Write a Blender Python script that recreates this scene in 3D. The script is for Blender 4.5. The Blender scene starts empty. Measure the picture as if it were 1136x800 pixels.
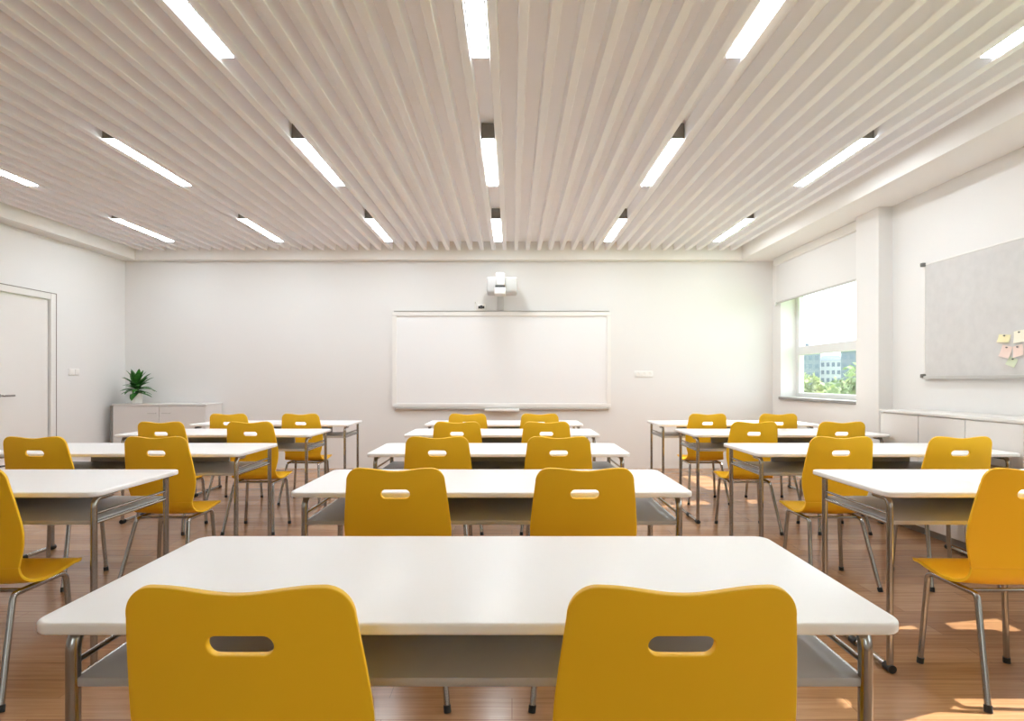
import bpy, bmesh, math, random
from mathutils import Vector, Matrix
random.seed(7)
PI = math.pi
SC = bpy.context.scene
C = SC.collection

# ------------------------------------------------------------------ materials
def srgb(r, g, b):
    f = lambda c: (c / 255 / 12.92) if c / 255 <= 0.04045 else ((c / 255 + 0.055) / 1.055) ** 2.4
    return (f(r), f(g), f(b), 1.0)

def new_mat(name):
    m = bpy.data.materials.new(name)
    m.use_nodes = True
    nt = m.node_tree
    return m, nt, nt.nodes['Principled BSDF']

def pmat(name, col, rough=0.5, metal=0.0, spec=0.5, bump=0.0, bscale=300.0, var=0.0, vscale=8.0, coat=0.0):
    m, nt, p = new_mat(name)
    p.inputs['Base Color'].default_value = col
    p.inputs['Roughness'].default_value = rough
    p.inputs['Metallic'].default_value = metal
    p.inputs['Specular IOR Level'].default_value = spec
    if coat:
        p.inputs['Coat Weight'].default_value = coat
        p.inputs['Coat Roughness'].default_value = 0.12
    tc = nt.nodes.new('ShaderNodeTexCoord')
    if var:
        n = nt.nodes.new('ShaderNodeTexNoise')
        n.inputs['Scale'].default_value = vscale
        n.inputs['Detail'].default_value = 4
        r = nt.nodes.new('ShaderNodeValToRGB')
        r.color_ramp.elements[0].color = tuple(c * (1 - var) for c in col[:3]) + (1,)
        r.color_ramp.elements[1].color = tuple(min(1, c * (1 + var)) for c in col[:3]) + (1,)
        r.color_ramp.elements[0].position = 0.3
        r.color_ramp.elements[1].position = 0.7
        nt.links.new(tc.outputs['Object'], n.inputs['Vector'])
        nt.links.new(n.outputs['Fac'], r.inputs['Fac'])
        nt.links.new(r.outputs['Color'], p.inputs['Base Color'])
    if bump:
        n2 = nt.nodes.new('ShaderNodeTexNoise')
        n2.inputs['Scale'].default_value = bscale
        b = nt.nodes.new('ShaderNodeBump')
        b.inputs['Strength'].default_value = bump
        b.inputs['Distance'].default_value = 0.002
        nt.links.new(tc.outputs['Object'], n2.inputs['Vector'])
        nt.links.new(n2.outputs['Fac'], b.inputs['Height'])
        nt.links.new(b.outputs['Normal'], p.inputs['Normal'])
    return m

def emat(name, col, strength):
    m, nt, p = new_mat(name)
    p.inputs['Base Color'].default_value = col
    p.inputs['Emission Color'].default_value = col
    p.inputs['Emission Strength'].default_value = strength
    return m

def glass_mat():
    m = bpy.data.materials.new('window_glass')
    m.use_nodes = True
    nt = m.node_tree
    nt.nodes.clear()
    out = nt.nodes.new('ShaderNodeOutputMaterial')
    tr = nt.nodes.new('ShaderNodeBsdfTransparent')
    tr.inputs['Color'].default_value = (0.96, 0.98, 0.97, 1)
    gl = nt.nodes.new('ShaderNodeBsdfGlossy')
    gl.inputs['Roughness'].default_value = 0.02
    fr = nt.nodes.new('ShaderNodeMapRange')
    lw = nt.nodes.new('ShaderNodeLayerWeight')
    lw.inputs['Blend'].default_value = 0.3
    fr.inputs['To Min'].default_value = 0.03
    fr.inputs['To Max'].default_value = 0.35
    nt.links.new(lw.outputs['Facing'], fr.inputs['Value'])
    mx = nt.nodes.new('ShaderNodeMixShader')
    nt.links.new(fr.outputs['Result'], mx.inputs['Fac'])
    nt.links.new(tr.outputs['BSDF'], mx.inputs[1])
    nt.links.new(gl.outputs['BSDF'], mx.inputs[2])
    nt.links.new(mx.outputs['Shader'], out.inputs['Surface'])
    return m

def floor_mat():
    m, nt, p = new_mat('wood_floor')
    N, L = nt.nodes.new, nt.links.new
    tc = N('ShaderNodeTexCoord')
    br = N('ShaderNodeTexBrick')
    br.inputs['Scale'].default_value = 1.0
    br.inputs['Brick Width'].default_value = 1.25
    br.inputs['Row Height'].default_value = 0.135
    br.inputs['Mortar Size'].default_value = 0.0012
    br.inputs['Mortar Smooth'].default_value = 0.3
    br.offset = 0.37
    br.offset_frequency = 2
    br.inputs['Color1'].default_value = FLOOR_A
    br.inputs['Color2'].default_value = FLOOR_B
    br.inputs['Mortar'].default_value = FLOOR_M
    L(tc.outputs['Object'], br.inputs['Vector'])
    mp = N('ShaderNodeMapping')
    mp.inputs['Scale'].default_value = (1.6, 34.0, 1.0)
    L(tc.outputs['Object'], mp.inputs['Vector'])
    no = N('ShaderNodeTexNoise')
    no.inputs['Scale'].default_value = 1.5
    no.inputs['Detail'].default_value = 6
    no.inputs['Roughness'].default_value = 0.6
    L(mp.outputs['Vector'], no.inputs['Vector'])
    rp = N('ShaderNodeValToRGB')
    rp.color_ramp.elements[0].position = 0.30
    rp.color_ramp.elements[0].color = (0.70, 0.65, 0.60, 1)
    rp.color_ramp.elements[1].position = 0.68
    rp.color_ramp.elements[1].color = (1.08, 1.08, 1.08, 1)
    L(no.outputs['Fac'], rp.inputs['Fac'])
    mx = N('ShaderNodeMix')
    mx.data_type = 'RGBA'
    mx.blend_type = 'MULTIPLY'
    mx.inputs[0].default_value = 0.85
    L(br.outputs['Color'], mx.inputs[6])
    L(rp.outputs['Color'], mx.inputs[7])
    L(mx.outputs[2], p.inputs['Base Color'])
    p.inputs['Roughness'].default_value = 0.2
    p.inputs['Specular IOR Level'].default_value = 0.5
    b = N('ShaderNodeBump')
    b.inputs['Strength'].default_value = 0.06
    b.inputs['Distance'].default_value = 0.002
    L(no.outputs['Fac'], b.inputs['Height'])
    L(b.outputs['Normal'], p.inputs['Normal'])
    return m

FLOOR_A = srgb(184, 142, 106)
FLOOR_B = srgb(163, 121, 87)
FLOOR_M = srgb(120, 88, 64)
M = {}
M['floor'] = floor_mat()
M['wall'] = pmat('white_wall_paint', srgb(234, 233, 232), 0.75, spec=0.25, bump=0.05, bscale=180)
M['ceil'] = pmat('ceiling_paint', srgb(253, 253, 254), 0.7, spec=0.2)
M['slat'] = pmat('slat_paint', srgb(246, 245, 248), 0.65, spec=0.2)
M['trim'] = pmat('white_trim_paint', srgb(240, 238, 235), 0.6, spec=0.3)
M['laminate'] = pmat('white_desk_laminate', srgb(248, 247, 247), 0.32, spec=0.4)
M['shelf'] = pmat('grey_shelf_board', srgb(180, 179, 180), 0.45, spec=0.4)
M['steel'] = pmat('satin_steel_tube', srgb(172, 170, 167), 0.22, metal=1.0)
M['rubber'] = pmat('black_rubber', srgb(34, 32, 31), 0.6)
M['yellow'] = pmat('yellow_moulded_plastic', srgb(250, 198, 40), 0.38, spec=0.35, bump=0.05, bscale=500)
M['door'] = pmat('white_door_paint', srgb(234, 232, 229), 0.5, spec=0.35)
M['seal'] = pmat('grey_door_seal', srgb(150, 144, 138), 0.7)
M['frame'] = pmat('white_window_frame', srgb(228, 229, 230), 0.4, spec=0.4)
M['sill'] = pmat('grey_stone_sill', srgb(138, 136, 134), 0.45, var=0.06, vscale=40)
M['glass'] = glass_mat()
M['blind'] = pmat('white_blind_fabric', srgb(228, 227, 226), 0.85, spec=0.1, bump=0.1, bscale=900)
M['board'] = pmat('whiteboard_enamel', srgb(244, 244, 245), 0.28, spec=0.45)
M['alu'] = pmat('pale_aluminium', srgb(196, 194, 191), 0.38, metal=0.35)
M['felt'] = pmat('grey_felt_board', srgb(212, 210, 209), 0.95, spec=0.05, bump=0.3, bscale=700, var=0.035, vscale=14)
M['plastic'] = pmat('white_device_plastic', srgb(242, 242, 240), 0.4, spec=0.45)
M['proj'] = pmat('off_white_projector_shell', srgb(204, 203, 201), 0.5, spec=0.3)
M['dark'] = pmat('dark_device_plastic', srgb(58, 56, 55), 0.35)
M['cab'] = pmat('white_cabinet_laminate', srgb(226, 223, 221), 0.45, spec=0.4)
M['cabgrey'] = pmat('grey_cabinet_board', srgb(142, 137, 132), 0.6)
M['housing'] = pmat('grey_lamp_housing', srgb(128, 122, 114), 0.5, metal=0.2)
M['light'] = emat('lamp_diffuser', (0.89, 0.955, 1.0, 1), 43.0)
M['pot'] = pmat('white_ceramic_pot', srgb(236, 234, 230), 0.35)
M['soil'] = pmat('potting_soil', srgb(60, 44, 34), 0.95, var=0.3, vscale=60)
M['leaf'] = pmat('houseplant_leaf', srgb(58, 116, 48), 0.38, var=0.5, vscale=14)
M['bark'] = pmat('tree_bark', srgb(96, 78, 60), 0.9, var=0.2, vscale=10)
M['tree1'] = pmat('pale_green_foliage', srgb(116, 132, 62), 0.7, var=0.3, vscale=1.6)
M['tree2'] = pmat('mid_green_foliage', srgb(84, 112, 50), 0.7, var=0.3, vscale=1.6)
M['grass'] = pmat('lawn_ground', srgb(112, 140, 70), 0.95, var=0.2, vscale=0.6)
M['bld1'] = pmat('blue_grey_render', srgb(104, 116, 132), 0.8, var=0.04, vscale=1)
M['bld2'] = pmat('pale_grey_render', srgb(176, 180, 186), 0.8, var=0.04, vscale=1)
M['bld3'] = pmat('slate_cladding', srgb(92, 104, 122), 0.8, var=0.04, vscale=1)
M['bwin'] = pmat('dark_building_window', srgb(72, 92, 116), 0.15, spec=0.6)
M['note_y'] = pmat('yellow_note_paper', srgb(242, 234, 190), 0.8)
M['note_p'] = pmat('pink_note_paper', srgb(240, 216, 206), 0.8)
M['note_c'] = pmat('cream_note_paper', srgb(246, 240, 222), 0.8)
M['note_g'] = pmat('green_note_paper', srgb(208, 216, 190), 0.8)
M['pin'] = pmat('grey_fixing_cap', srgb(120, 118, 116), 0.35, metal=0.6)

# ------------------------------------------------------------------ mesh helpers
def box(bm, x0, x1, y0, y1, z0, z1, bev=0.0, seg=2):
    r = bmesh.ops.create_cube(bm, size=1.0)
    vs = r['verts']
    bmesh.ops.scale(bm, verts=vs, vec=(x1 - x0, y1 - y0, z1 - z0))
    bmesh.ops.translate(bm, verts=vs, vec=((x0 + x1) / 2, (y0 + y1) / 2, (z0 + z1) / 2))
    if bev:
        es = list({e for v in vs for e in v.link_edges})
        bmesh.ops.bevel(bm, geom=es, offset=bev, segments=seg, profile=0.5, affect='EDGES')

def rounded_path(pts, rad, n=6):
    """polyline with filleted inner corners"""
    pts = [Vector(p) for p in pts]
    out = [pts[0]]
    for a, b, c in zip(pts, pts[1:], pts[2:]):
        u = (a - b).normalized(); v = (c - b).normalized()
        ang = u.angle(v)
        if abs(ang - PI) < 1e-3:
            out.append(b); continue
        t = min(rad / math.tan(ang / 2), (a - b).length * .49, (c - b).length * .49)
        p, q = b + u * t, b + v * t
        for i in range(n + 1):
            s = i / n
            out.append((1 - s) ** 2 * p + 2 * s * (1 - s) * b + s * s * q)
    out.append(pts[-1])
    return out

def tube(bm, pts, r, seg=12):
    pts = [Vector(p) for p in pts]
    n = len(pts)
    tang = []
    for i in range(n):
        a = pts[max(0, i - 1)]; b = pts[min(n - 1, i + 1)]
        tang.append((b - a).normalized())
    ref = Vector((1, 0, 0)) if abs(tang[0].x) < .8 else Vector((0, 0, 1))
    u = (ref - tang[0] * ref.dot(tang[0])).normalized()
    rings = []
    for i in range(n):
        t = tang[i]
        u = (u - t * u.dot(t)).normalized()
        w = t.cross(u)
        rr = r[i] if isinstance(r, (list, tuple)) else r
        rings.append([bm.verts.new(pts[i] + (u * math.cos(2 * PI * k / seg) + w * math.sin(2 * PI * k / seg)) * rr) for k in range(seg)])
    for a, b in zip(rings, rings[1:]):
        for k in range(seg):
            bm.faces.new((a[k], a[(k + 1) % seg], b[(k + 1) % seg], b[k]))
    bm.faces.new(rings[0][::-1]); bm.faces.new(rings[-1])

def cyl(bm, a, b, r, seg=20):
    tube(bm, [a, b], r, seg)

def lathe(bm, prof, cx=0, cy=0, seg=28):
    rings = [[bm.verts.new((cx + r * math.cos(2 * PI * k / seg), cy + r * math.sin(2 * PI * k / seg), z)) for k in range(seg)] for r, z in prof]
    for a, b in zip(rings, rings[1:]):
        for k in range(seg):
            bm.faces.new((a[k], a[(k + 1) % seg], b[(k + 1) % seg], b[k]))
    bm.faces.new(rings[0][::-1]); bm.faces.new(rings[-1])

def finish(name, bm, mat, parent=None, smooth=True, ang=35, mods=None):
    bmesh.ops.recalc_face_normals(bm, faces=bm.faces)
    me = bpy.data.meshes.new(name)
    bm.to_mesh(me); bm.free()
    if mods:
        tmp = bpy.data.objects.new('tmp', me)
        C.objects.link(tmp)
        for kind, kw in mods:
            md = tmp.modifiers.new(kind, kind)
            for k, v in kw.items():
                setattr(md, k, v)
        dg = bpy.context.evaluated_depsgraph_get()
        dg.update()
        me2 = bpy.data.meshes.new_from_object(tmp.evaluated_get(dg))
        bpy.data.objects.remove(tmp)
        bpy.data.meshes.remove(me)
        me = me2
        me.name = name
    if smooth:
        me.polygons.foreach_set('use_smooth', [True] * len(me.polygons))
        me.set_sharp_from_angle(angle=math.radians(ang))
    me.materials.clear()
    me.materials.append(mat)
    o = bpy.data.objects.new(name, me)
    C.objects.link(o)
    if parent is not None:
        o.parent = parent
    return o

def tag(o, label, cat, group=None):
    o['label'] = label; o['category'] = cat
    if group: o['group'] = group
    return o

def thing(name, label, cat, loc=(0, 0, 0), group=None):
    o = bpy.data.objects.new(name, None)
    o.empty_display_size = .1
    C.objects.link(o)
    o.location = loc
    return tag(o, label, cat, group)

def struct(name, bm, mat, parent=None, **kw):
    o = finish(name, bm, mat, parent, **kw)
    if parent is None:
        o['kind'] = 'structure'
    return o

def children(o):
    return [c for c in C.objects if c.parent == o]

def dup(root, loc, label):
    r = root.copy(); C.objects.link(r); r.location = loc; r['label'] = label
    for ch in children(root):
        c = ch.copy(); C.objects.link(c); c.parent = r
        for g in children(ch):
            d = g.copy(); C.objects.link(d); d.parent = c
    return r

B = bmesh.new

# ------------------------------------------------------------------ room numbers (metres; camera stands at x=0, y=0)
XL, XR, YB, YR = -5.27, 3.55, 7.80, -2.6     # left wall, right wall, whiteboard wall, wall behind the camera
ZC = 2.82                                      # underside of the perimeter bulkhead
ZS, SH = 2.945, 0.118                           # underside of the slats, slat height
BL, BR, BB = -5.06, 3.09, 7.68                 # inner edges of the bulkhead
PITCH = 1.373 / 9
GAP0 = -0.173
WT = 0.30                                      # outer wall thickness

bm = B(); box(bm, XL - .2, XR + WT, YR - WT, YB + .2, -.2, 0); struct('floor', bm, M['floor'], smooth=False)
bm = B(); box(bm, XL - .2, XR + WT, YB, YB + .2, 0, 3.3); struct('wall_front', bm, M['wall'], smooth=False)
RX0, RX1 = -1.0, .4
bm = B()
box(bm, XL - .2, RX0, YR - WT, YR, 0, 3.3); box(bm, RX1, XR + WT, YR - WT, YR, 0, 3.3)
box(bm, RX0, RX1, YR - WT, YR, 0, .95); box(bm, RX0, RX1, YR - WT, YR, 2.42, 3.3)
struct('wall_rear', bm, M['wall'], smooth=False)

# left wall with the door opening
DY0, DY1, DZ = 5.76, 6.52, 2.12
bm = B()
box(bm, XL - .2, XL, YR, DY0, 0, 3.3)
box(bm, XL - .2, XL, DY1, YB, 0, 3.3)
box(bm, XL - .2, XL, DY0, DY1, DZ, 3.3)
struct('wall_left', bm, M['wall'], smooth=False)

# right wall: pilaster and three window openings
WZ0, WZ1 = 0.985, 2.42
WINS = [(5.74, 7.56), (1.05, 3.20), (-1.9, 0.25)]  # last opening is unseen, added to bring in more daylight
bm = B()
edges = [YB] + [e for a, b in WINS for e in (b, a)] + [YR]
for i in range(0, len(edges), 2):
    box(bm, XR, XR + WT, edges[i + 1], edges[i], 0, 3.3)
for a, b in WINS:
    box(bm, XR, XR + WT, a, b, 0, WZ0 - .035)
    box(bm, XR, XR + WT, a, b, WZ1, 3.3)
box(bm, 3.42, XR + .01, 5.34, 5.69, 0, ZC + .02)
struct('wall_right', bm, M['wall'], smooth=False)

# ceiling: backing board + slats
bm = B(); box(bm, XL - .2, XR + WT, YR - WT, YB + .2, ZS + SH, ZS + SH + .12)
ceiling = struct('ceiling', bm, M['ceil'], smooth=False)
bm = B()
k = -40
while True:
    xc = GAP0 + (k + .5) * PITCH
    k += 1
    if xc < BL + .03: continue
    if xc > BR - .03: break
    box(bm, xc - .026, xc + .026, YR, BB - .002, ZS, ZS + SH, .004, 1)
finish('slats', bm, M['slat'], ceiling, smooth=False)
# perimeter bulkheads
bm = B(); box(bm, XL, BL, YR, YB, ZC, ZS + SH, .006, 2); struct('trim_1', bm, M['trim'])
bm = B(); box(bm, BR, XR, YR, YB, ZC, ZS + SH, .006, 2); struct('trim_2', bm, M['trim'])
bm = B(); box(bm, BL, BR, BB, YB, ZC, ZS + SH, .006, 2); struct('trim_3', bm, M['trim'])

# door in the left wall
door = bpy.data.objects.new('door_1', None); C.objects.link(door); door.location = (XL, DY0, 0); door['kind'] = 'structure'
def at(o, x, y, z=0): return (x - o.location.x, y - o.location.y, z - o.location.z)
W = DY1 - DY0
bm = B()
box(bm, -.2, .022, -.07, .0, 0, DZ + .07, .004, 1)
box(bm, -.2, .022, W, W + .07, 0, DZ + .07, .004, 1)
box(bm, -.2, .022, 0, W, DZ, DZ + .07, .004, 1)
finish('door_frame', bm, M['door'], door)
bm = B(); box(bm, -.055, -.012, .006, W - .006, .008, DZ - .006, .003, 1)
finish('door_leaf', bm, M['door'], door)
bm = B()
box(bm, -.010, .0225, -.079, -.0705, 0, DZ + .079)
box(bm, -.010, .0225, W + .0705, W + .079, 0, DZ + .079)
box(bm, -.010, .0225, -.0705, W + .0705, DZ + .0705, DZ + .079)
finish('seal', bm, M['seal'], door, smooth=False)
bm = B()
cyl(bm, (-.012, .12, 1.04), (-.004, .12, 1.04), .026)
tube(bm, rounded_path([(-.004, .12, 1.04), (.045, .12, 1.04), (.045, .255, 1.04)], .018), .0095)
finish('door_handle', bm, M['steel'], door)

# windows
def make_window(n, y0, y1, mull=1.585):
    w = bpy.data.objects.new('window_%d' % n, None); C.objects.link(w)
    w.location = (XR, y0, WZ0); w['kind'] = 'structure'
    L, H = y1 - y0, WZ1 - WZ0
    xa, xb = .20, .27
    zm = mull - WZ0
    bm = B()
    box(bm, xa, xb, 0, .075, 0, H, .005, 1); box(bm, xa, xb, L - .075, L, 0, H, .005, 1)
    box(bm, xa, xb, .075, L - .075, 0, .055, .005, 1); box(bm, xa, xb, .075, L - .075, H - .06, H, .005, 1)
    finish('window_frame', bm, M['frame'], w)
    bm = B(); box(bm, xa - .004, xb, .06, L - .06, zm - .055, zm + .055, .006, 1)
    if n != 1: box(bm, xa - .004, xb, L / 2 - .045, L / 2 + .045, .05, H - .05, .006, 1)
    finish('mullion', bm, M['frame'], w)
    for za, zb in ((.045, zm - .05), (zm + .05, H - .05)):
        for ya, yb in (((.065, L - .065),) if n == 1 else ((.065, L / 2 - .04), (L / 2 + .04, L - .065))):
            bm = B(); box(bm, xa + .03, xa + .036, ya, yb, za, zb)
            finish('pane', bm, M['glass'], w, smooth=False)
    bm = B(); box(bm, -.035, .202, -.02 if n != 1 else 0.0, L, -.035, 0, .006, 2)
    finish('window_sill', bm, M['sill'], w)
    return w
for i, (a, b) in enumerate(WINS):
    make_window(i + 1, a, b)
fill_window = make_window(4, RX0, RX1)  # unseen rear window, added so sky light reaches the chair backs
fill_window.location = (RX0, YR, WZ0)
fill_window.rotation_euler.z = -PI / 2

# roller blind over the visible window
t = thing('roller_blind', 'white roller blind half lowered over the top of the window by the far corner', 'blind', (3.50, 5.74, 2.22))
LB = 7.62 - 5.74
bm = B(); box(bm, .012, .018, .02, LB - .02, .012, .53); finish('fabric', bm, M['blind'], t, smooth=False)
bm = B(); box(bm, .004, .026, .01, LB - .01, -.006, .018, .006, 2); finish('bottom_bar', bm, M['alu'], t)
bm = B(); box(bm, -.022, .05, 0, LB, .50, .60, .012, 2); finish('cassette', bm, M['plastic'], t)
bm = B(); box(bm, -.004, .034, LB - .014, LB + .022, -.028, .026, .006, 2); finish('end_bracket', bm, M['plastic'], t)

# ------------------------------------------------------------------ ceiling lights
ROWS = [('row nearest the camera', 2.10), ('middle row', 4.14), ('row nearest the whiteboard', 6.20)]
ORD = ['leftmost', 'second from left', 'third from left', 'third from right', 'second from right', 'rightmost']
proto_light = None
def lamp(x, y, label):
    global proto_light
    if proto_light is None:
        t = thing('ceiling_light', label, 'light', (x, y, ZS), 'slim strip lights between the ceiling slats')
        bm = B(); box(bm, -.0465, .0465, 0, 1.0, .004, SH - .001, .002, 1); finish('housing', bm, M['housing'], t)
        bm = B(); box(bm, -.0405, .0405, .006, .994, -.002, .006, .0015, 1); finish('diffuser', bm, M['light'], t)
        proto_light = t
    else:
        dup(proto_light, (x, y, ZS), label)
for (rn, y) in ROWS:
    ks = range(-3, 3) if 'camera' not in rn else range(-1, 3)
    nm = ORD if 'camera' not in rn else ['leftmost', 'second from left', 'second from right', 'rightmost']
    for j, k in enumerate(ks):
        lamp(GAP0 + 1.373 * k, y, 'white strip light in a slat gap, %s in the %s' % (nm[j], rn))

# ------------------------------------------------------------------ whiteboard wall
YW = YB
def px(u, d): return (u - 568) * d / 635.0
def pz(v, d): return 1.2 - (v - 422) * d / 635.0
dB = 7.77
x0, x1, z0, z1 = px(435.5, dB), px(677.5, dB), pz(452, dB), pz(346, dB)
t = thing('whiteboard', 'large white interactive board with pale frame on the far wall', 'whiteboard', ((x0 + x1) / 2, YW, z0))
w, h = (x1 - x0) / 2, z1 - z0
bm = B(); box(bm, -w + .03, w - .03, -.026, -.001, .03, h - .03); finish('panel', bm, M['board'], t, smooth=False)
bm = B()
box(bm, -w, -w + .055, -.0445, -.0004, .05, h - .055); box(bm, w - .055, w, -.0445, -.0004, .05, h - .055)
box(bm, -w, w, -.045, 0, h - .06, h, .008, 2); box(bm, -w, w, -.045, 0, 0, .055, .008, 2)
finish('frame', bm, M['trim'], t)
bm = B(); box(bm, -w + .02, w - .02, -.052, -.003, h + .0005, h + .014, .004, 1); finish('top_rail', bm, M['alu'], t)
bm = B(); box(bm, -w + .03, w - .03, -.05, -.003, -.03, -.0005, .006, 2); finish('bottom_rail', bm, M['alu'], t)
bm = B(); box(bm, px(538, dB) - (x0 + x1) / 2, px(576, dB) - (x0 + x1) / 2, -.13, -.04, -.05, -.018, .008, 2); finish('pen_tray', bm, M['plastic'], t)

# projector on its wall arm
d = 7.45
t = thing('projector', 'white short throw projector on a wall arm above the whiteboard', 'projector', (px(555, 7.7), YW, z1))
ox = t.location.x; oz = z1
bm = B(); box(bm, -.045, .045, -.035, -.0, .02, pz(312, 7.75) - oz, .006, 2); finish('mounting_column', bm, M['proj'], t)
bm = B(); box(bm, -.035, .035, -.62, -.03, pz(312, 7.4) - oz, pz(306, 7.4) - oz, .01, 2); finish('arm', bm, M['plastic'], t)
bm = B(); box(bm, px(540, d) - ox, px(574, d) - ox, -.46, -.16, pz(326, d) - oz, pz(308.5, d) - oz, .03, 4); finish('projector_body', bm, M['proj'], t)
bm = B(); box(bm, px(548.5, 7.2) - ox, px(561, 7.2) - ox, -.66, -.44, pz(327, 7.2) - oz, pz(319.5, 7.2) - oz, .012, 3)
box(bm, px(550, 7.2) - ox, px(560, 7.2) - ox, -.64, -.44, pz(317.6, 7.2) - oz, pz(303, 7.2) - oz, .02, 3)
pod = finish('head', bm, M['plastic'], t)
bm = B(); box(bm, px(549.5, 7.2) - ox, px(560.3, 7.2) - ox, -.65, -.44, pz(319.8, 7.2) - oz, pz(317.2, 7.2) - oz); finish('lens_slot', bm, M['dark'], pod, smooth=False)

# small camera on the top edge of the board
t = thing('document_camera', 'small white camera with dark lens on the whiteboard top edge', 'camera', (px(534, 7.74), YW - .03, z1 + .0145))
bm = B(); box(bm, -.055, .055, -.035, .028, .003, .085, .012, 3); finish('housing', bm, M['plastic'], t)
bm = B(); box(bm, -.10, .08, -.03, .025, 0, .008, .002, 1); finish('base', bm, M['plastic'], t)
bm = B(); cyl(bm, (0, -.048, .045), (0, -.03, .045), .024, 20); box(bm, -.042, .042, -.037, -.032, .025, .06, .001, 1); finish('lens', bm, M['dark'], t)
bm = B(); tube(bm, rounded_path([(-.085, 0, .004), (-.085, 0, .10), (-.07, -.03, .12)], .02), .009, 10); finish('microphone_stalk', bm, M['plastic'], t)

# switch and socket plates
def plate(name, label, cat, loc, rot, n):
    t = thing(name, label, cat, loc)
    t.rotation_euler.z = rot
    bm = B(); box(bm, -.042 * n, .042 * n, -.010, 0, -.042, .042, .004, 2); finish('plate', bm, M['plastic'], t)
    for i in range(n):
        cx = (i - (n - 1) / 2) * .08
        if cat == 'switch':
            bm = B(); box(bm, cx - .03, cx + .03, -.014, -.008, -.032, .032, .003, 2); finish('rocker', bm, M['trim'], t)
        else:
            bm = B(); lathe(bm, [(.026, 0), (.026, .003), (.021, .003), (.019, .001)], 0, 0, 20)
            bmesh.ops.rotate(bm, verts=bm.verts, cent=(0, 0, 0), matrix=Matrix.Rotation(PI / 2, 3, 'X'))
            bmesh.ops.translate(bm, verts=bm.verts, vec=(cx, -.0105, 0)); finish('outlet', bm, M['trim'], t)
plate('light_switch', 'white light switch plate on the left wall right of the door', 'switch', (XL, 6.88, 1.30), PI / 2, 2)
plate('wall_socket', 'white wall socket plate on the far wall right of the whiteboard', 'socket', (px(714, 7.8), YB, 1.285), 0, 3)

# ------------------------------------------------------------------ cabinets
def cabinet(name, label, loc, w, dp, h, nd, rot=0.0, handles=True):
    """local: front at y=0 facing -y, back at y=dp, x from 0 to w"""
    t = thing(name, label, 'cabinet', loc)
    t.rotation_euler.z = rot
    bm = B(); box(bm, 0, w, .02, dp, .06, h - .022, .002, 1); finish('body', bm, M['cab'], t)
    bm = B(); box(bm, .02, w - .02, .05, dp - .02, 0, .06); finish('plinth', bm, M['cabgrey'], t, smooth=False)
    bm = B(); box(bm, -.004, w + .004, -.006, dp, h - .022, h, .003, 2); finish('top', bm, M['cab'], t)
    dw = w / nd
    for i in range(nd):
        bm = B(); box(bm, i * dw + .003, (i + 1) * dw - .003, 0, .019, .065, h - .028, .002, 1)
        dr = finish('door', bm, M['cab'], t)
        if handles:
            cx = i * dw + (dw - .09 if i % 2 == 0 else .09)
            bm = B(); tube(bm, rounded_path([(cx - .05, .001, h - .12), (cx - .05, -.022, h - .12), (cx + .05, -.022, h - .12), (cx + .05, .001, h - .12)], .008), .004, 8)
            finish('handle', bm, M['alu'], dr)
    return t
lc = cabinet('low_cabinet', 'low white cupboard in the far left corner, plant on top', (-5.135, 7.36, 0), 1.195, .42, .897, 2)
bm = B(); box(bm, -.03, -.0045, -.004, .42, 0, .875, .002, 1); finish('grey_end_strip', bm, M['cabgrey'], lc)  # thin grey strip along the left end of the cupboard
# right-hand run: front faces -x
cabinet('low_cabinet', 'low white cupboard along the right wall under the grey pinboard', (3.165, 4.92, 0), 1.38, .375, .952, 3, -PI / 2, False)

# potted plant
t = thing('potted_plant', 'leafy green houseplant in a white pot on the corner cupboard', 'plant', (px(152, 7.5), 7.50, .897))
bm = B(); lathe(bm, [(.044, 0), (.056, .004), (.066, .125), (.066, .132), (.058, .132), (.056, .11)]); finish('pot', bm, M['pot'], t)
bm = B(); lathe(bm, [(.056, .105), (.055, .115), (.02, .12)]); finish('soil', bm, M['soil'], t)
bm = B(); rnd = random.Random(3)
def leaf(bm, base, az, el, ln, wd, droop):
    n = 8
    p = Vector(base); e = el
    L, Rr, Cc = [], [], []
    for i in range(n + 1):
        s = i / n
        d_ = Vector((math.cos(az) * math.cos(e), math.sin(az) * math.cos(e), math.sin(e)))
        side = Vector((-math.sin(az), math.cos(az), 0))
        up = side.cross(d_)
        wv = wd * (math.sin(PI * min(1, s * .93 + .05)) ** .75) * (1 - .25 * s)
        Cc.append(bm.verts.new(p)); L.append(bm.verts.new(p + side * wv - up * wv * -.25)); Rr.append(bm.verts.new(p - side * wv + up * wv * .25))
        p = p + d_ * ln / n
        e -= droop / n
    for i in range(n):
        bm.faces.new((L[i], Cc[i], Cc[i + 1], L[i + 1])); bm.faces.new((Cc[i], Rr[i], Rr[i + 1], Cc[i + 1]))
for i in range(40):
    az = i * 2.399 + rnd.uniform(-.25, .25)
    f = i / 40
    el = math.radians(6 + 80 * f ** .9 + rnd.uniform(-8, 8))
    leaf(bm, (rnd.uniform(-.02, .02), rnd.uniform(-.02, .02), .14 + .13 * f), az, el, rnd.uniform(.19, .26) * (1 - .15 * f), rnd.uniform(.034, .046), rnd.uniform(.7, 1.5) * (1.2 - .5 * f))
finish('foliage', bm, M['leaf'], t, ang=80, mods=[('SOLIDIFY', dict(thickness=.0015))])
bm = B()
for i in range(9):
    a = i * 2.4
    tube(bm, [(.012 * math.cos(a), .012 * math.sin(a), .112), (.02 * math.cos(a), .02 * math.sin(a), .18), (.035 * math.cos(a), .035 * math.sin(a), .25)], .004, 6)
finish('stem', bm, M['leaf'], t)

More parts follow.
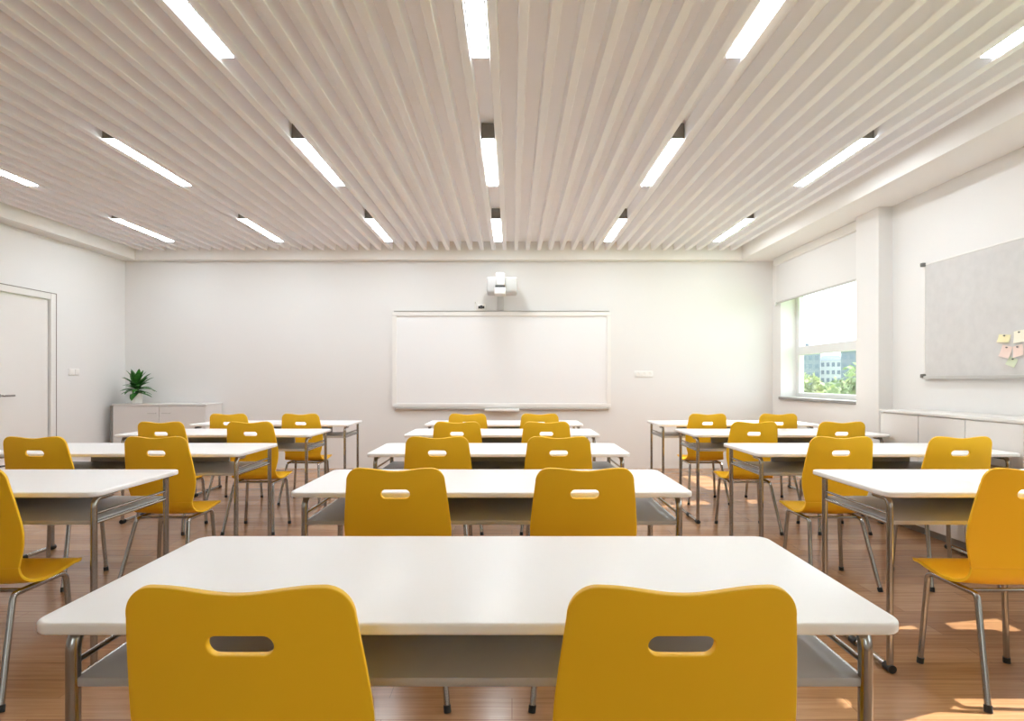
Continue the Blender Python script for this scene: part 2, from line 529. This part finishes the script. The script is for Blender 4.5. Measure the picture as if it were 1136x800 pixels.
# ------------------------------------------------------------------ pinboard on the right wall
PY0, PY1, PZ0, PZ1 = 3.40, 4.90, 1.225, 2.195
t = thing('pinboard', 'grey felt pinboard with corner fixings on the right wall', 'pinboard', (XR, PY1, PZ0))
L, H = PY1 - PY0, PZ1 - PZ0
bm = B(); box(bm, -.022, 0, -L + .012, -.012, .012, H - .012); finish('felt', bm, M['felt'], t, smooth=False)
bm = B()
box(bm, -.026, 0, -.013, 0, 0, H, .002, 1); box(bm, -.026, 0, -L, -L + .013, 0, H, .002, 1); box(bm, -.026, 0, -L, 0, H - .013, H, .002, 1)
finish('frame', bm, M['trim'], t)
bm = B(); box(bm, -.045, 0, -L, .0, -.014, .014, .005, 2); finish('bottom_rail', bm, M['alu'], t)
for yy in (-.006, -L + .006):
    for zz in (.012, H - .008):
        bm = B(); box(bm, -.052, -.02, yy - .017, yy + .017, zz - .017, zz + .017, .006, 2); finish('corner_cap', bm, M['pin'], t)
notes = [(4.10, 1.50, .10, .055, 'note_y', 'pale yellow paper slip pinned on the grey pinboard, upper left of the notes', .10),
         (3.975, 1.505, .09, .085, 'note_c', 'cream paper note pinned on the pinboard at the photo edge, uppermost', -.10),
         (4.085, 1.405, .085, .085, 'note_p', 'pink paper note on the pinboard, lower left of the notes', .25),
         (3.985, 1.405, .08, .08, 'note_p', 'pale pink paper note on the pinboard right of the other pink note', -.2),
         (4.035, 1.33, .075, .06, 'note_g', 'pale green paper note pinned lowest on the grey pinboard', .35)]
for (yy, zz, ww, hh, mm, lab, rz) in notes:
    t = thing('paper_note', lab, 'note', (XR - .0225, yy, zz), 'paper notes on the pinboard')
    t.rotation_euler.x = rz
    bm = B()
    n = 6
    gv = [[bm.verts.new((-.001 - .012 * (j / n) ** 2, (i / n - .5) * ww, (.5 - j / n) * hh)) for i in range(n + 1)] for j in range(n + 1)]
    for j in range(n):
        for i in range(n):
            bm.faces.new((gv[j][i], gv[j][i + 1], gv[j + 1][i + 1], gv[j + 1][i]))
    finish('paper', bm, M[mm], t, ang=80, mods=[('SOLIDIFY', dict(thickness=.0006))])
    bm = B(); cyl(bm, (0, 0, hh * .36), (-.009, 0, hh * .36), .005, 12); finish('pin', bm, M['pin'], t)

# ------------------------------------------------------------------ school desk
DW, DD, DH = 1.63, 0.60, 0.75
def rrect(w0, w1, d0, d1, r, n=8):
    pts = []
    for cx, cy, a0 in ((w1 - r, d1 - r, 0), (w0 + r, d1 - r, PI / 2), (w0 + r, d0 + r, PI), (w1 - r, d0 + r, 1.5 * PI)):
        for i in range(n + 1):
            a = a0 + i / n * PI / 2
            pts.append((cx + r * math.cos(a), cy + r * math.sin(a)))
    return pts
def slab(bm, pts, z0, z1, bev):
    """rounded slab with a softened edge"""
    prof = []
    n = 4
    for i in range(n + 1):
        a = i / n * PI / 2
        prof.append((bev * (1 - math.sin(a)), z0 + bev * (1 - math.cos(a))))
    for i in range(n + 1):
        a = i / n * PI / 2
        prof.append((bev * (1 - math.cos(a)), z1 - bev * (1 - math.sin(a))))
    cx = sum(p[0] for p in pts) / len(pts); cy = sum(p[1] for p in pts) / len(pts)
    wx = max(abs(p[0] - cx) for p in pts); wy = max(abs(p[1] - cy) for p in pts)
    rings = []
    for ins, z in prof:
        rings.append([bm.verts.new((cx + (p[0] - cx) * (1 - ins / wx), cy + (p[1] - cy) * (1 - ins / wy), z)) for p in pts])
    m = len(pts)
    for a, b in zip(rings, rings[1:]):
        for k in range(m):
            bm.faces.new((a[k], a[(k + 1) % m], b[(k + 1) % m], b[k]))
    bm.faces.new(rings[0][::-1]); bm.faces.new(rings[-1])

def make_desk(loc, label):
    """local origin: middle of the front edge on the floor; depth along +y"""
    t = thing('school_desk', label, 'desk', loc, 'white two seat school desks')
    bm = B(); slab(bm, rrect(-DW / 2, DW / 2, 0, DD, .036), DH - .023, DH, .006); finish('tabletop', bm, M['laminate'], t, ang=50)
    lx, fy, by, r = DW / 2 - .045, .055, .545, .013
    zt = DH - .023 - .0137
    for s in (-1, 1):
        x = s * lx
        mid = (fy + by) / 2
        zt = DH - .023 - .0135
        bm = B(); tube(bm, rounded_path([(x, fy, .013), (x, fy, zt), (x, fy + .10, zt)], .038, 8), r, 14); lg = finish('leg', bm, M['steel'], t)
        bm = B(); box(bm, x - .022, x + .022, fy + .025, fy + .115, DH - .030, DH - .0215, .002, 1); finish('mounting_plate', bm, M['rubber'], lg)
        bm = B(); tube(bm, [(x, by, .013), (x, by, DH - .022)], r, 14); lg = finish('leg', bm, M['steel'], t)
        bm = B(); box(bm, x - .024, x + .024, by - .03, by + .024, DH - .030, DH - .0215, .002, 1); finish('mounting_plate', bm, M['rubber'], lg)
        bm = B(); tube(bm, [(x, fy, .019), (x, by, .019)], r, 14)
        run = finish('floor_runner', bm, M['steel'], t)
        for yy in (fy + .005, mid, by - .005):
            bm = B(); tube(bm, [(x, yy - .022, .0175), (x, yy + .022, .0175)], .0172, 14); finish('foot_pad', bm, M['rubber'], run)
        bm = B(); tube(bm, [(x, fy, .612), (x, by, .612)], .008, 10); tube(bm, [(x, fy, .650), (x, by, .650)], .006, 10)
        finish('side_rail', bm, M['steel'], t)
    bm = B(); box(bm, -lx + .006, lx - .006, fy - .005, by + .01, .606, .624, .003, 2); finish('shelf', bm, M['shelf'], t)
    bm = B(); box(bm, -lx + .28, lx - .28, by - .012, by + .004, .6235, DH - .0225, .002, 1); finish('back_shade_panel', bm, M['shelf'], t)  # added to block light behind the shelf; short so its ends stay lit
    return t

# ------------------------------------------------------------------ chair
def cr(pts, n=10):
    """Catmull-Rom through 2-D points"""
    P = [pts[0]] + list(pts) + [pts[-1]]
    out = []
    for i in range(1, len(P) - 2):
        p0, p1, p2, p3 = P[i - 1], P[i], P[i + 1], P[i + 2]
        for k in range(n):
            s = k / n
            out.append(tuple(.5 * (2 * p1[j] + (p2[j] - p0[j]) * s + (2 * p0[j] - 5 * p1[j] + 4 * p2[j] - p3[j]) * s * s + (3 * p1[j] - p0[j] - 3 * p2[j] + p3[j]) * s ** 3) for j in range(2)))
    out.append(tuple(pts[-1]))
    return out
PROF = cr([(-.024, .885), (-.008, .803), (.011, .715), (.028, .628), (.040, .550), (.047, .487), (.060, .446), (.095, .420), (.165, .411), (.25, .419), (.315, .430), (.352, .427), (.370, .412)], 12)
ZSPLIT = .487
isp = next(i for i, p in enumerate(PROF) if p[1] <= ZSPLIT)
def prof_y(z):
    for (ya, za), (yb, zb) in zip(PROF, PROF[1:]):
        if za >= z >= zb:
            return ya + (yb - ya) * (za - z) / max(1e-9, za - zb)
    return PROF[0][0] if z > PROF[0][1] else PROF[isp][0]
HW = cr([(.462, .165), (.521, .183), (.579, .196), (.637, .201), (.715, .195), (.793, .186), (.890, .174)], 8)
def half_w(z):
    for (za, wa), (zb, wb) in zip(HW, HW[1:]):
        if za <= z <= zb:
            return wa + (wb - wa) * (z - za) / max(1e-9, zb - za)
    return HW[0][1] if z < HW[0][0] else HW[-1][1]
def wrap(x): return .38 * x * x
def make_chair(loc, label):
    """local origin on the floor below the top edge of the back; the sitter faces +y"""
    t = thing('school_chair', label, 'chair', loc, 'yellow classroom chairs')
    # backrest: ring mesh between the grip slot and the outline
    zb = PROF[isp][1]
    out = []
    for i in range(41):
        z = zb + (.824 - zb) * i / 40
        out.append((half_w(z), z))
    def ztop(x): return .867 + .011 * (.5 - .5 * math.cos(PI * min(1.0, abs(x) / .122)))
    # rounded upper corner
    for i in range(1, 13):
        a = i / 12 * PI / 2
        out.append((half_w(.824) - .048 * (1 - math.cos(a)), .824 + (ztop(.13) - .824) * math.sin(a)))
    xs = half_w(.824) - .048
    for i in range(1, 20):
        x = xs * (1 - i / 20)
        out.append((x, ztop(x)))
    right = out
    left = [(-x, z) for x, z in reversed(right)]
    poly = right + [(0, ztop(0))] + left
    poly += [(half_w(zb) * (-1 + 2 * i / 24), zb) for i in range(1, 24)]
    sc, sw, sh = .781, .053, .0172
    def hole(ang):
        c, s = math.cos(ang), math.sin(ang)
        # stadium: half length sw, radius sh
        lo, hi = 0, .1
        for _ in range(24):
            m = (lo + hi) / 2
            x, z = abs(c * m), abs(s * m)
            dx = max(0, x - (sw - sh))
            if math.hypot(dx, z) < sh: lo = m
            else: hi = m
        return (c * lo, sc + s * lo)
    bm = B()
    rings = []
    NR = 16
    for j in range(NR + 1):
        s = (j / NR) ** 1.25
        row = []
        for (x, z) in poly:
            ang = math.atan2(z - sc, x)
            hx, hz = hole(ang)
            X, Z = hx + (x - hx) * s, hz + (z - hz) * s
            row.append(bm.verts.new((X, prof_y(Z) + wrap(X), Z)))
        rings.append(row)
    m = len(poly)
    for a, b in zip(rings, rings[1:]):
        for k in range(m):
            bm.faces.new((a[k], a[(k + 1) % m], b[(k + 1) % m], b[k]))
    finish('backrest', bm, M['yellow'], t, ang=60, mods=[('SOLIDIFY', dict(thickness=.012, offset=0)), ('BEVEL', dict(width=.0035, segments=3, angle_limit=math.radians(50)))])
    # seat
    bm = B()
    prof = PROF[isp:]
    arc = [0]
    for p, q in zip(prof, prof[1:]):
        arc.append(arc[-1] + math.hypot(q[0] - p[0], q[1] - p[1]))
    tot = arc[-1]
    rows = []
    NU = 22
    for (y, z), a in zip(prof, arc):
        w = half_w(z) if a < .02 else half_w(prof[0][1])
        wj = half_w(zb)
        f = min(1, a / .14); f = f * f * (3 - 2 * f)
        w = wj + (.199 - wj) * f
        rr = .055
        rem = tot - a
        if rem < rr:
            w -= rr - math.sqrt(max(0, rr * rr - (rr - rem) ** 2))
        g = max(0, 1 - a / .12)
        row = []
        for i in range(NU + 1):
            u = -1 + 2 * i / NU
            x = u * w
            row.append(bm.verts.new((x, y + wrap(x) * g, z + .010 * (u * u - .5) * min(1, a / .1) * (1 if rem > .08 else rem / .08))))
        rows.append(row)
    for a, b in zip(rows, rows[1:]):
        for i in range(NU):
            bm.faces.new((a[i], a[i + 1], b[i + 1], b[i]))
    finish('seat', bm, M['yellow'], t, ang=60, mods=[('SOLIDIFY', dict(thickness=.012, offset=0)), ('BEVEL', dict(width=.0035, segments=3, angle_limit=math.radians(50)))])
    # steel legs: one bent tube per leg, side rails and cross bars under the seat
    r = .0112
    zr = .391
    for s in (-1, 1):
        bm = B(); tube(bm, rounded_path([(s * .184, .314, .012), (s * .160, .300, zr), (s * .156, .16, zr - .003)], .035, 8), r, 12)
        lg = finish('leg', bm, M['steel'], t)
        bm = B(); tube(bm, [(s * .1843, .3142, 0), (s * .1825, .3132, .024)], .0135, 12); finish('foot_cap', bm, M['rubber'], lg)
        bm = B(); tube(bm, rounded_path([(s * .196, -.048, .012), (s * .152, .055, zr - .004), (s * .156, .16, zr - .003)], .03, 8), r, 12)
        lg = finish('leg', bm, M['steel'], t)
        bm = B(); tube(bm, [(s * .1973, -.0505, 0), (s * .1945, -.0445, .024)], .0135, 12); finish('foot_cap', bm, M['rubber'], lg)
    bm = B()
    tube(bm, [(-.160, .22, zr - .001), (.160, .22, zr - .001)], .0085, 10)
    tube(bm, [(-.154, .095, zr - .003), (.154, .095, zr - .003)], .0085, 10)
    finish('cross_bar', bm, M['steel'], t)
    for x in (-.13, .13):
        bm = B(); box(bm, x - .018, x + .018, .20, .24, zr + .004, .412, .004, 1); finish('mounting_block', bm, M['rubber'], t)
    return t

# ------------------------------------------------------------------ layout
CH_Y = [.912, 2.119, 3.298, 4.481, 5.548]
DK_Y = [1.058, 2.30, 3.515, 4.735, 5.835]
COLS = {'left': (-2.49, (-2.745, -2.047)), 'middle': (-.083, (-.430, .269)), 'right': (2.325, (1.894, 2.580))}
RK = {'middle': ['nearest', 'second nearest', 'third nearest', 'second farthest', 'farthest'],
      'left': [None, 'nearest', 'second nearest', 'second farthest', 'farthest'],
      'right': [None, 'nearest', 'second nearest', 'second farthest', 'farthest']}
desk0 = chair0 = None
for col, (dx, chs) in COLS.items():
    for r in range(5):
        rk = RK[col][r]
        if rk is None: continue
        loc = (dx, DK_Y[r], 0)
        extra = {'nearest': 'with cut corner in view', 'farthest': 'by the far wall'}.get(rk, '')
        lab = 'white two seat desk on steel tube legs, %s in the %s column' % (rk, col)
        if desk0 is None: desk0 = make_desk(loc, lab)
        else: dup(desk0, loc, lab)
        for s, cx in zip(('left', 'right'), chs):
            if r == 1 and ((col == 'left' and s == 'left') or (col == 'right' and s == 'right')): continue
            lab = 'yellow slot backed chair, %s seat at the %s desk of the %s column' % (s, rk, col)
            loc = (cx + (.025 if (col, r) == ('right', 1) else 0), CH_Y[r], 0)
            if chair0 is None: chair0 = make_chair(loc, lab)
            else: dup(chair0, loc, lab)

# ------------------------------------------------------------------ outside the window
GZ = -9.5
bm = B(); box(bm, -80, 420, -120, 420, GZ - .3, GZ); struct('ground', bm, M['grass'], smooth=False)
def tree(loc, rad, hgt, mat, label, seed):
    rn = random.Random(seed)
    t = thing('tree', label, 'tree', loc, 'trees outside the window')
    bm = B()
    tube(bm, [(0, 0, 0), (.05, .02, hgt * .35), (0, .05, hgt * .75)], [.16, .12, .06], 10)
    for i in range(5):
        a = i * 1.26
        tube(bm, [(0, .03, hgt * .45), (math.cos(a) * rad * .35, math.sin(a) * rad * .35, hgt * .7)], [.07, .03], 8)
    finish('trunk', bm, M['bark'], t)
    bm = B()
    cl = []
    for i in range(16):
        v = Vector((rn.gauss(0, 1), rn.gauss(0, 1), rn.gauss(0, .75))).normalized() * rn.uniform(.35, .72)
        cl.append((Vector((v.x * rad, v.y * rad, hgt - rad * .85 + v.z * rad * .85)), rn.uniform(.34, .5) * rad))
    for c, r in cl:
        for i in range(130):
            d_ = Vector((rn.gauss(0, 1), rn.gauss(0, 1), rn.gauss(0, 1))).normalized()
            p = c + d_ * r * rn.uniform(.7, 1.05)
            q = rn.uniform(.10, .19)
            u = Vector((rn.gauss(0, 1), rn.gauss(0, 1), rn.gauss(0, 1))).normalized()
            v = u.orthogonal().normalized()
            bm.faces.new([bm.verts.new(p + u * q), bm.verts.new(p + v * q * .55), bm.verts.new(p - u * q), bm.verts.new(p - v * q * .55)])
    finish('foliage', bm, mat, t, smooth=False)
def ray(u, d): return (u - 568) * d / 635.0
tree((ray(902, 26), 26, GZ), 1.5, 10.75, M['tree1'], 'pale green tree low in the left of the window view', 1)
tree((ray(948, 22.5), 22.5, GZ), 1.4, 11.30, M['tree2'], 'fuller green tree in the right of the window view', 2)
tree((ray(962, 28), 28, GZ), 1.9, 11.20, M['tree1'], 'green tree at the right edge of the window view, partly behind the pilaster', 4)
tree((ray(917, 35), 35, GZ), 2.0, 11.00, M['tree2'], 'green tree between the two nearer trees in the window view', 5)
def building(loc, w, dp, h, mat, label, nx, nz, roof):
    t = thing('building', label, 'building', loc, 'buildings outside the window')
    t.rotation_euler.z = math.radians(-30)
    bm = B(); box(bm, -w / 2, w / 2, 0, dp, 0, h); finish('wall', bm, mat, t, smooth=False)
    bm = B()
    if roof == 'flat':
        box(bm, -w / 2 - .2, w / 2 + .2, -.2, dp + .2, h, h + .35, .05, 1)
        box(bm, -w * .15, w * .2, dp * .3, dp * .6, h + .3, h + 1.4, .05, 1)
    else:
        vs = [bm.verts.new(p) for p in ((-w / 2 - .3, -.3, h), (w / 2 + .3, -.3, h), (w / 2 + .3, dp + .3, h), (-w / 2 - .3, dp + .3, h), (-w / 2 + .5, dp / 2, h + 2), (w / 2 - .5, dp / 2, h + 2))]
        for f in ((0, 1, 5, 4), (2, 3, 4, 5), (1, 2, 5), (3, 0, 4), (3, 2, 1, 0)): bm.faces.new([vs[i] for i in f])
    finish('roof', bm, M['bld3'], t, smooth=False)
    for i in range(nx):
        for k in range(nz):
            cx = -w / 2 + (i + .5) * w / nx; cz = h - 1.6 - k * 2.9
            bm = B(); box(bm, cx - w / nx * .3, cx + w / nx * .3, -.08, .05, cz - .75, cz + .75, .02, 1); finish('window', bm, M['bwin'], t)
D = 200.0
building((ray(899, D), D, GZ), 6.0, 7, 20.1, M['bld1'], 'blue grey building at the left of the window view', 3, 5, 'flat')
building((ray(921.5, D + 14), D + 14, GZ), 7.0, 7, 18.2, M['bld2'], 'pale grey building in the middle of the window view', 4, 5, 'gable')
building((ray(945, D - 7), D - 7, GZ), 6.4, 7, 20.2, M['bld3'], 'slate blue building at the right of the window view', 3, 5, 'flat')
building((ray(894.8, D + 14), D + 14, GZ), 3.4, 4, 23.2, M['bld3'], 'taller far tower rising at the left edge of the window view', 2, 6, 'flat')

# ------------------------------------------------------------------ light
w = bpy.data.worlds.new('sky'); SC.world = w
w.use_nodes = True
bg = w.node_tree.nodes['Background']
bg.inputs['Color'].default_value = (0.86, 0.94, 1.0, 1)
bg.inputs['Strength'].default_value = 5.0
sd = bpy.data.lights.new('sun', 'SUN')
sd.energy = 16.0
sd.color = (1.0, .95, .86)
sd.angle = math.radians(.6)
so = bpy.data.objects.new('sun', sd); C.objects.link(so)
E, A = math.radians(42), math.radians(10)
dirv = Vector((-math.cos(E) * math.cos(A), -math.cos(E) * math.sin(A), -math.sin(E)))
so.rotation_euler = dirv.to_track_quat('-Z', 'Y').to_euler()
so.location = (12, 6, 10)

# ------------------------------------------------------------------ camera and output
cd = bpy.data.cameras.new('camera')
cd.sensor_fit = 'HORIZONTAL'; cd.sensor_width = 36.0
cd.lens = 36.0 * 635 / 1136
cd.shift_y = 22 / 1136
cd.clip_start = .02; cd.clip_end = 900
co = bpy.data.objects.new('camera', cd); C.objects.link(co)
co.location = (0, 0, 1.2)
co.rotation_euler = (PI / 2, 0, 0)
SC.camera = co
vs = SC.view_settings
vs.view_transform = 'Standard'; vs.look = 'None'; vs.gamma = 1.0; vs.use_curve_mapping = False
vs.exposure = 0.05
cy = SC.cycles
cy.use_denoising = True
cy.max_bounces = 16; cy.diffuse_bounces = 14; cy.glossy_bounces = 4
cy.sample_clamp_indirect = 6.0
cy.caustics_reflective = False; cy.caustics_refractive = False
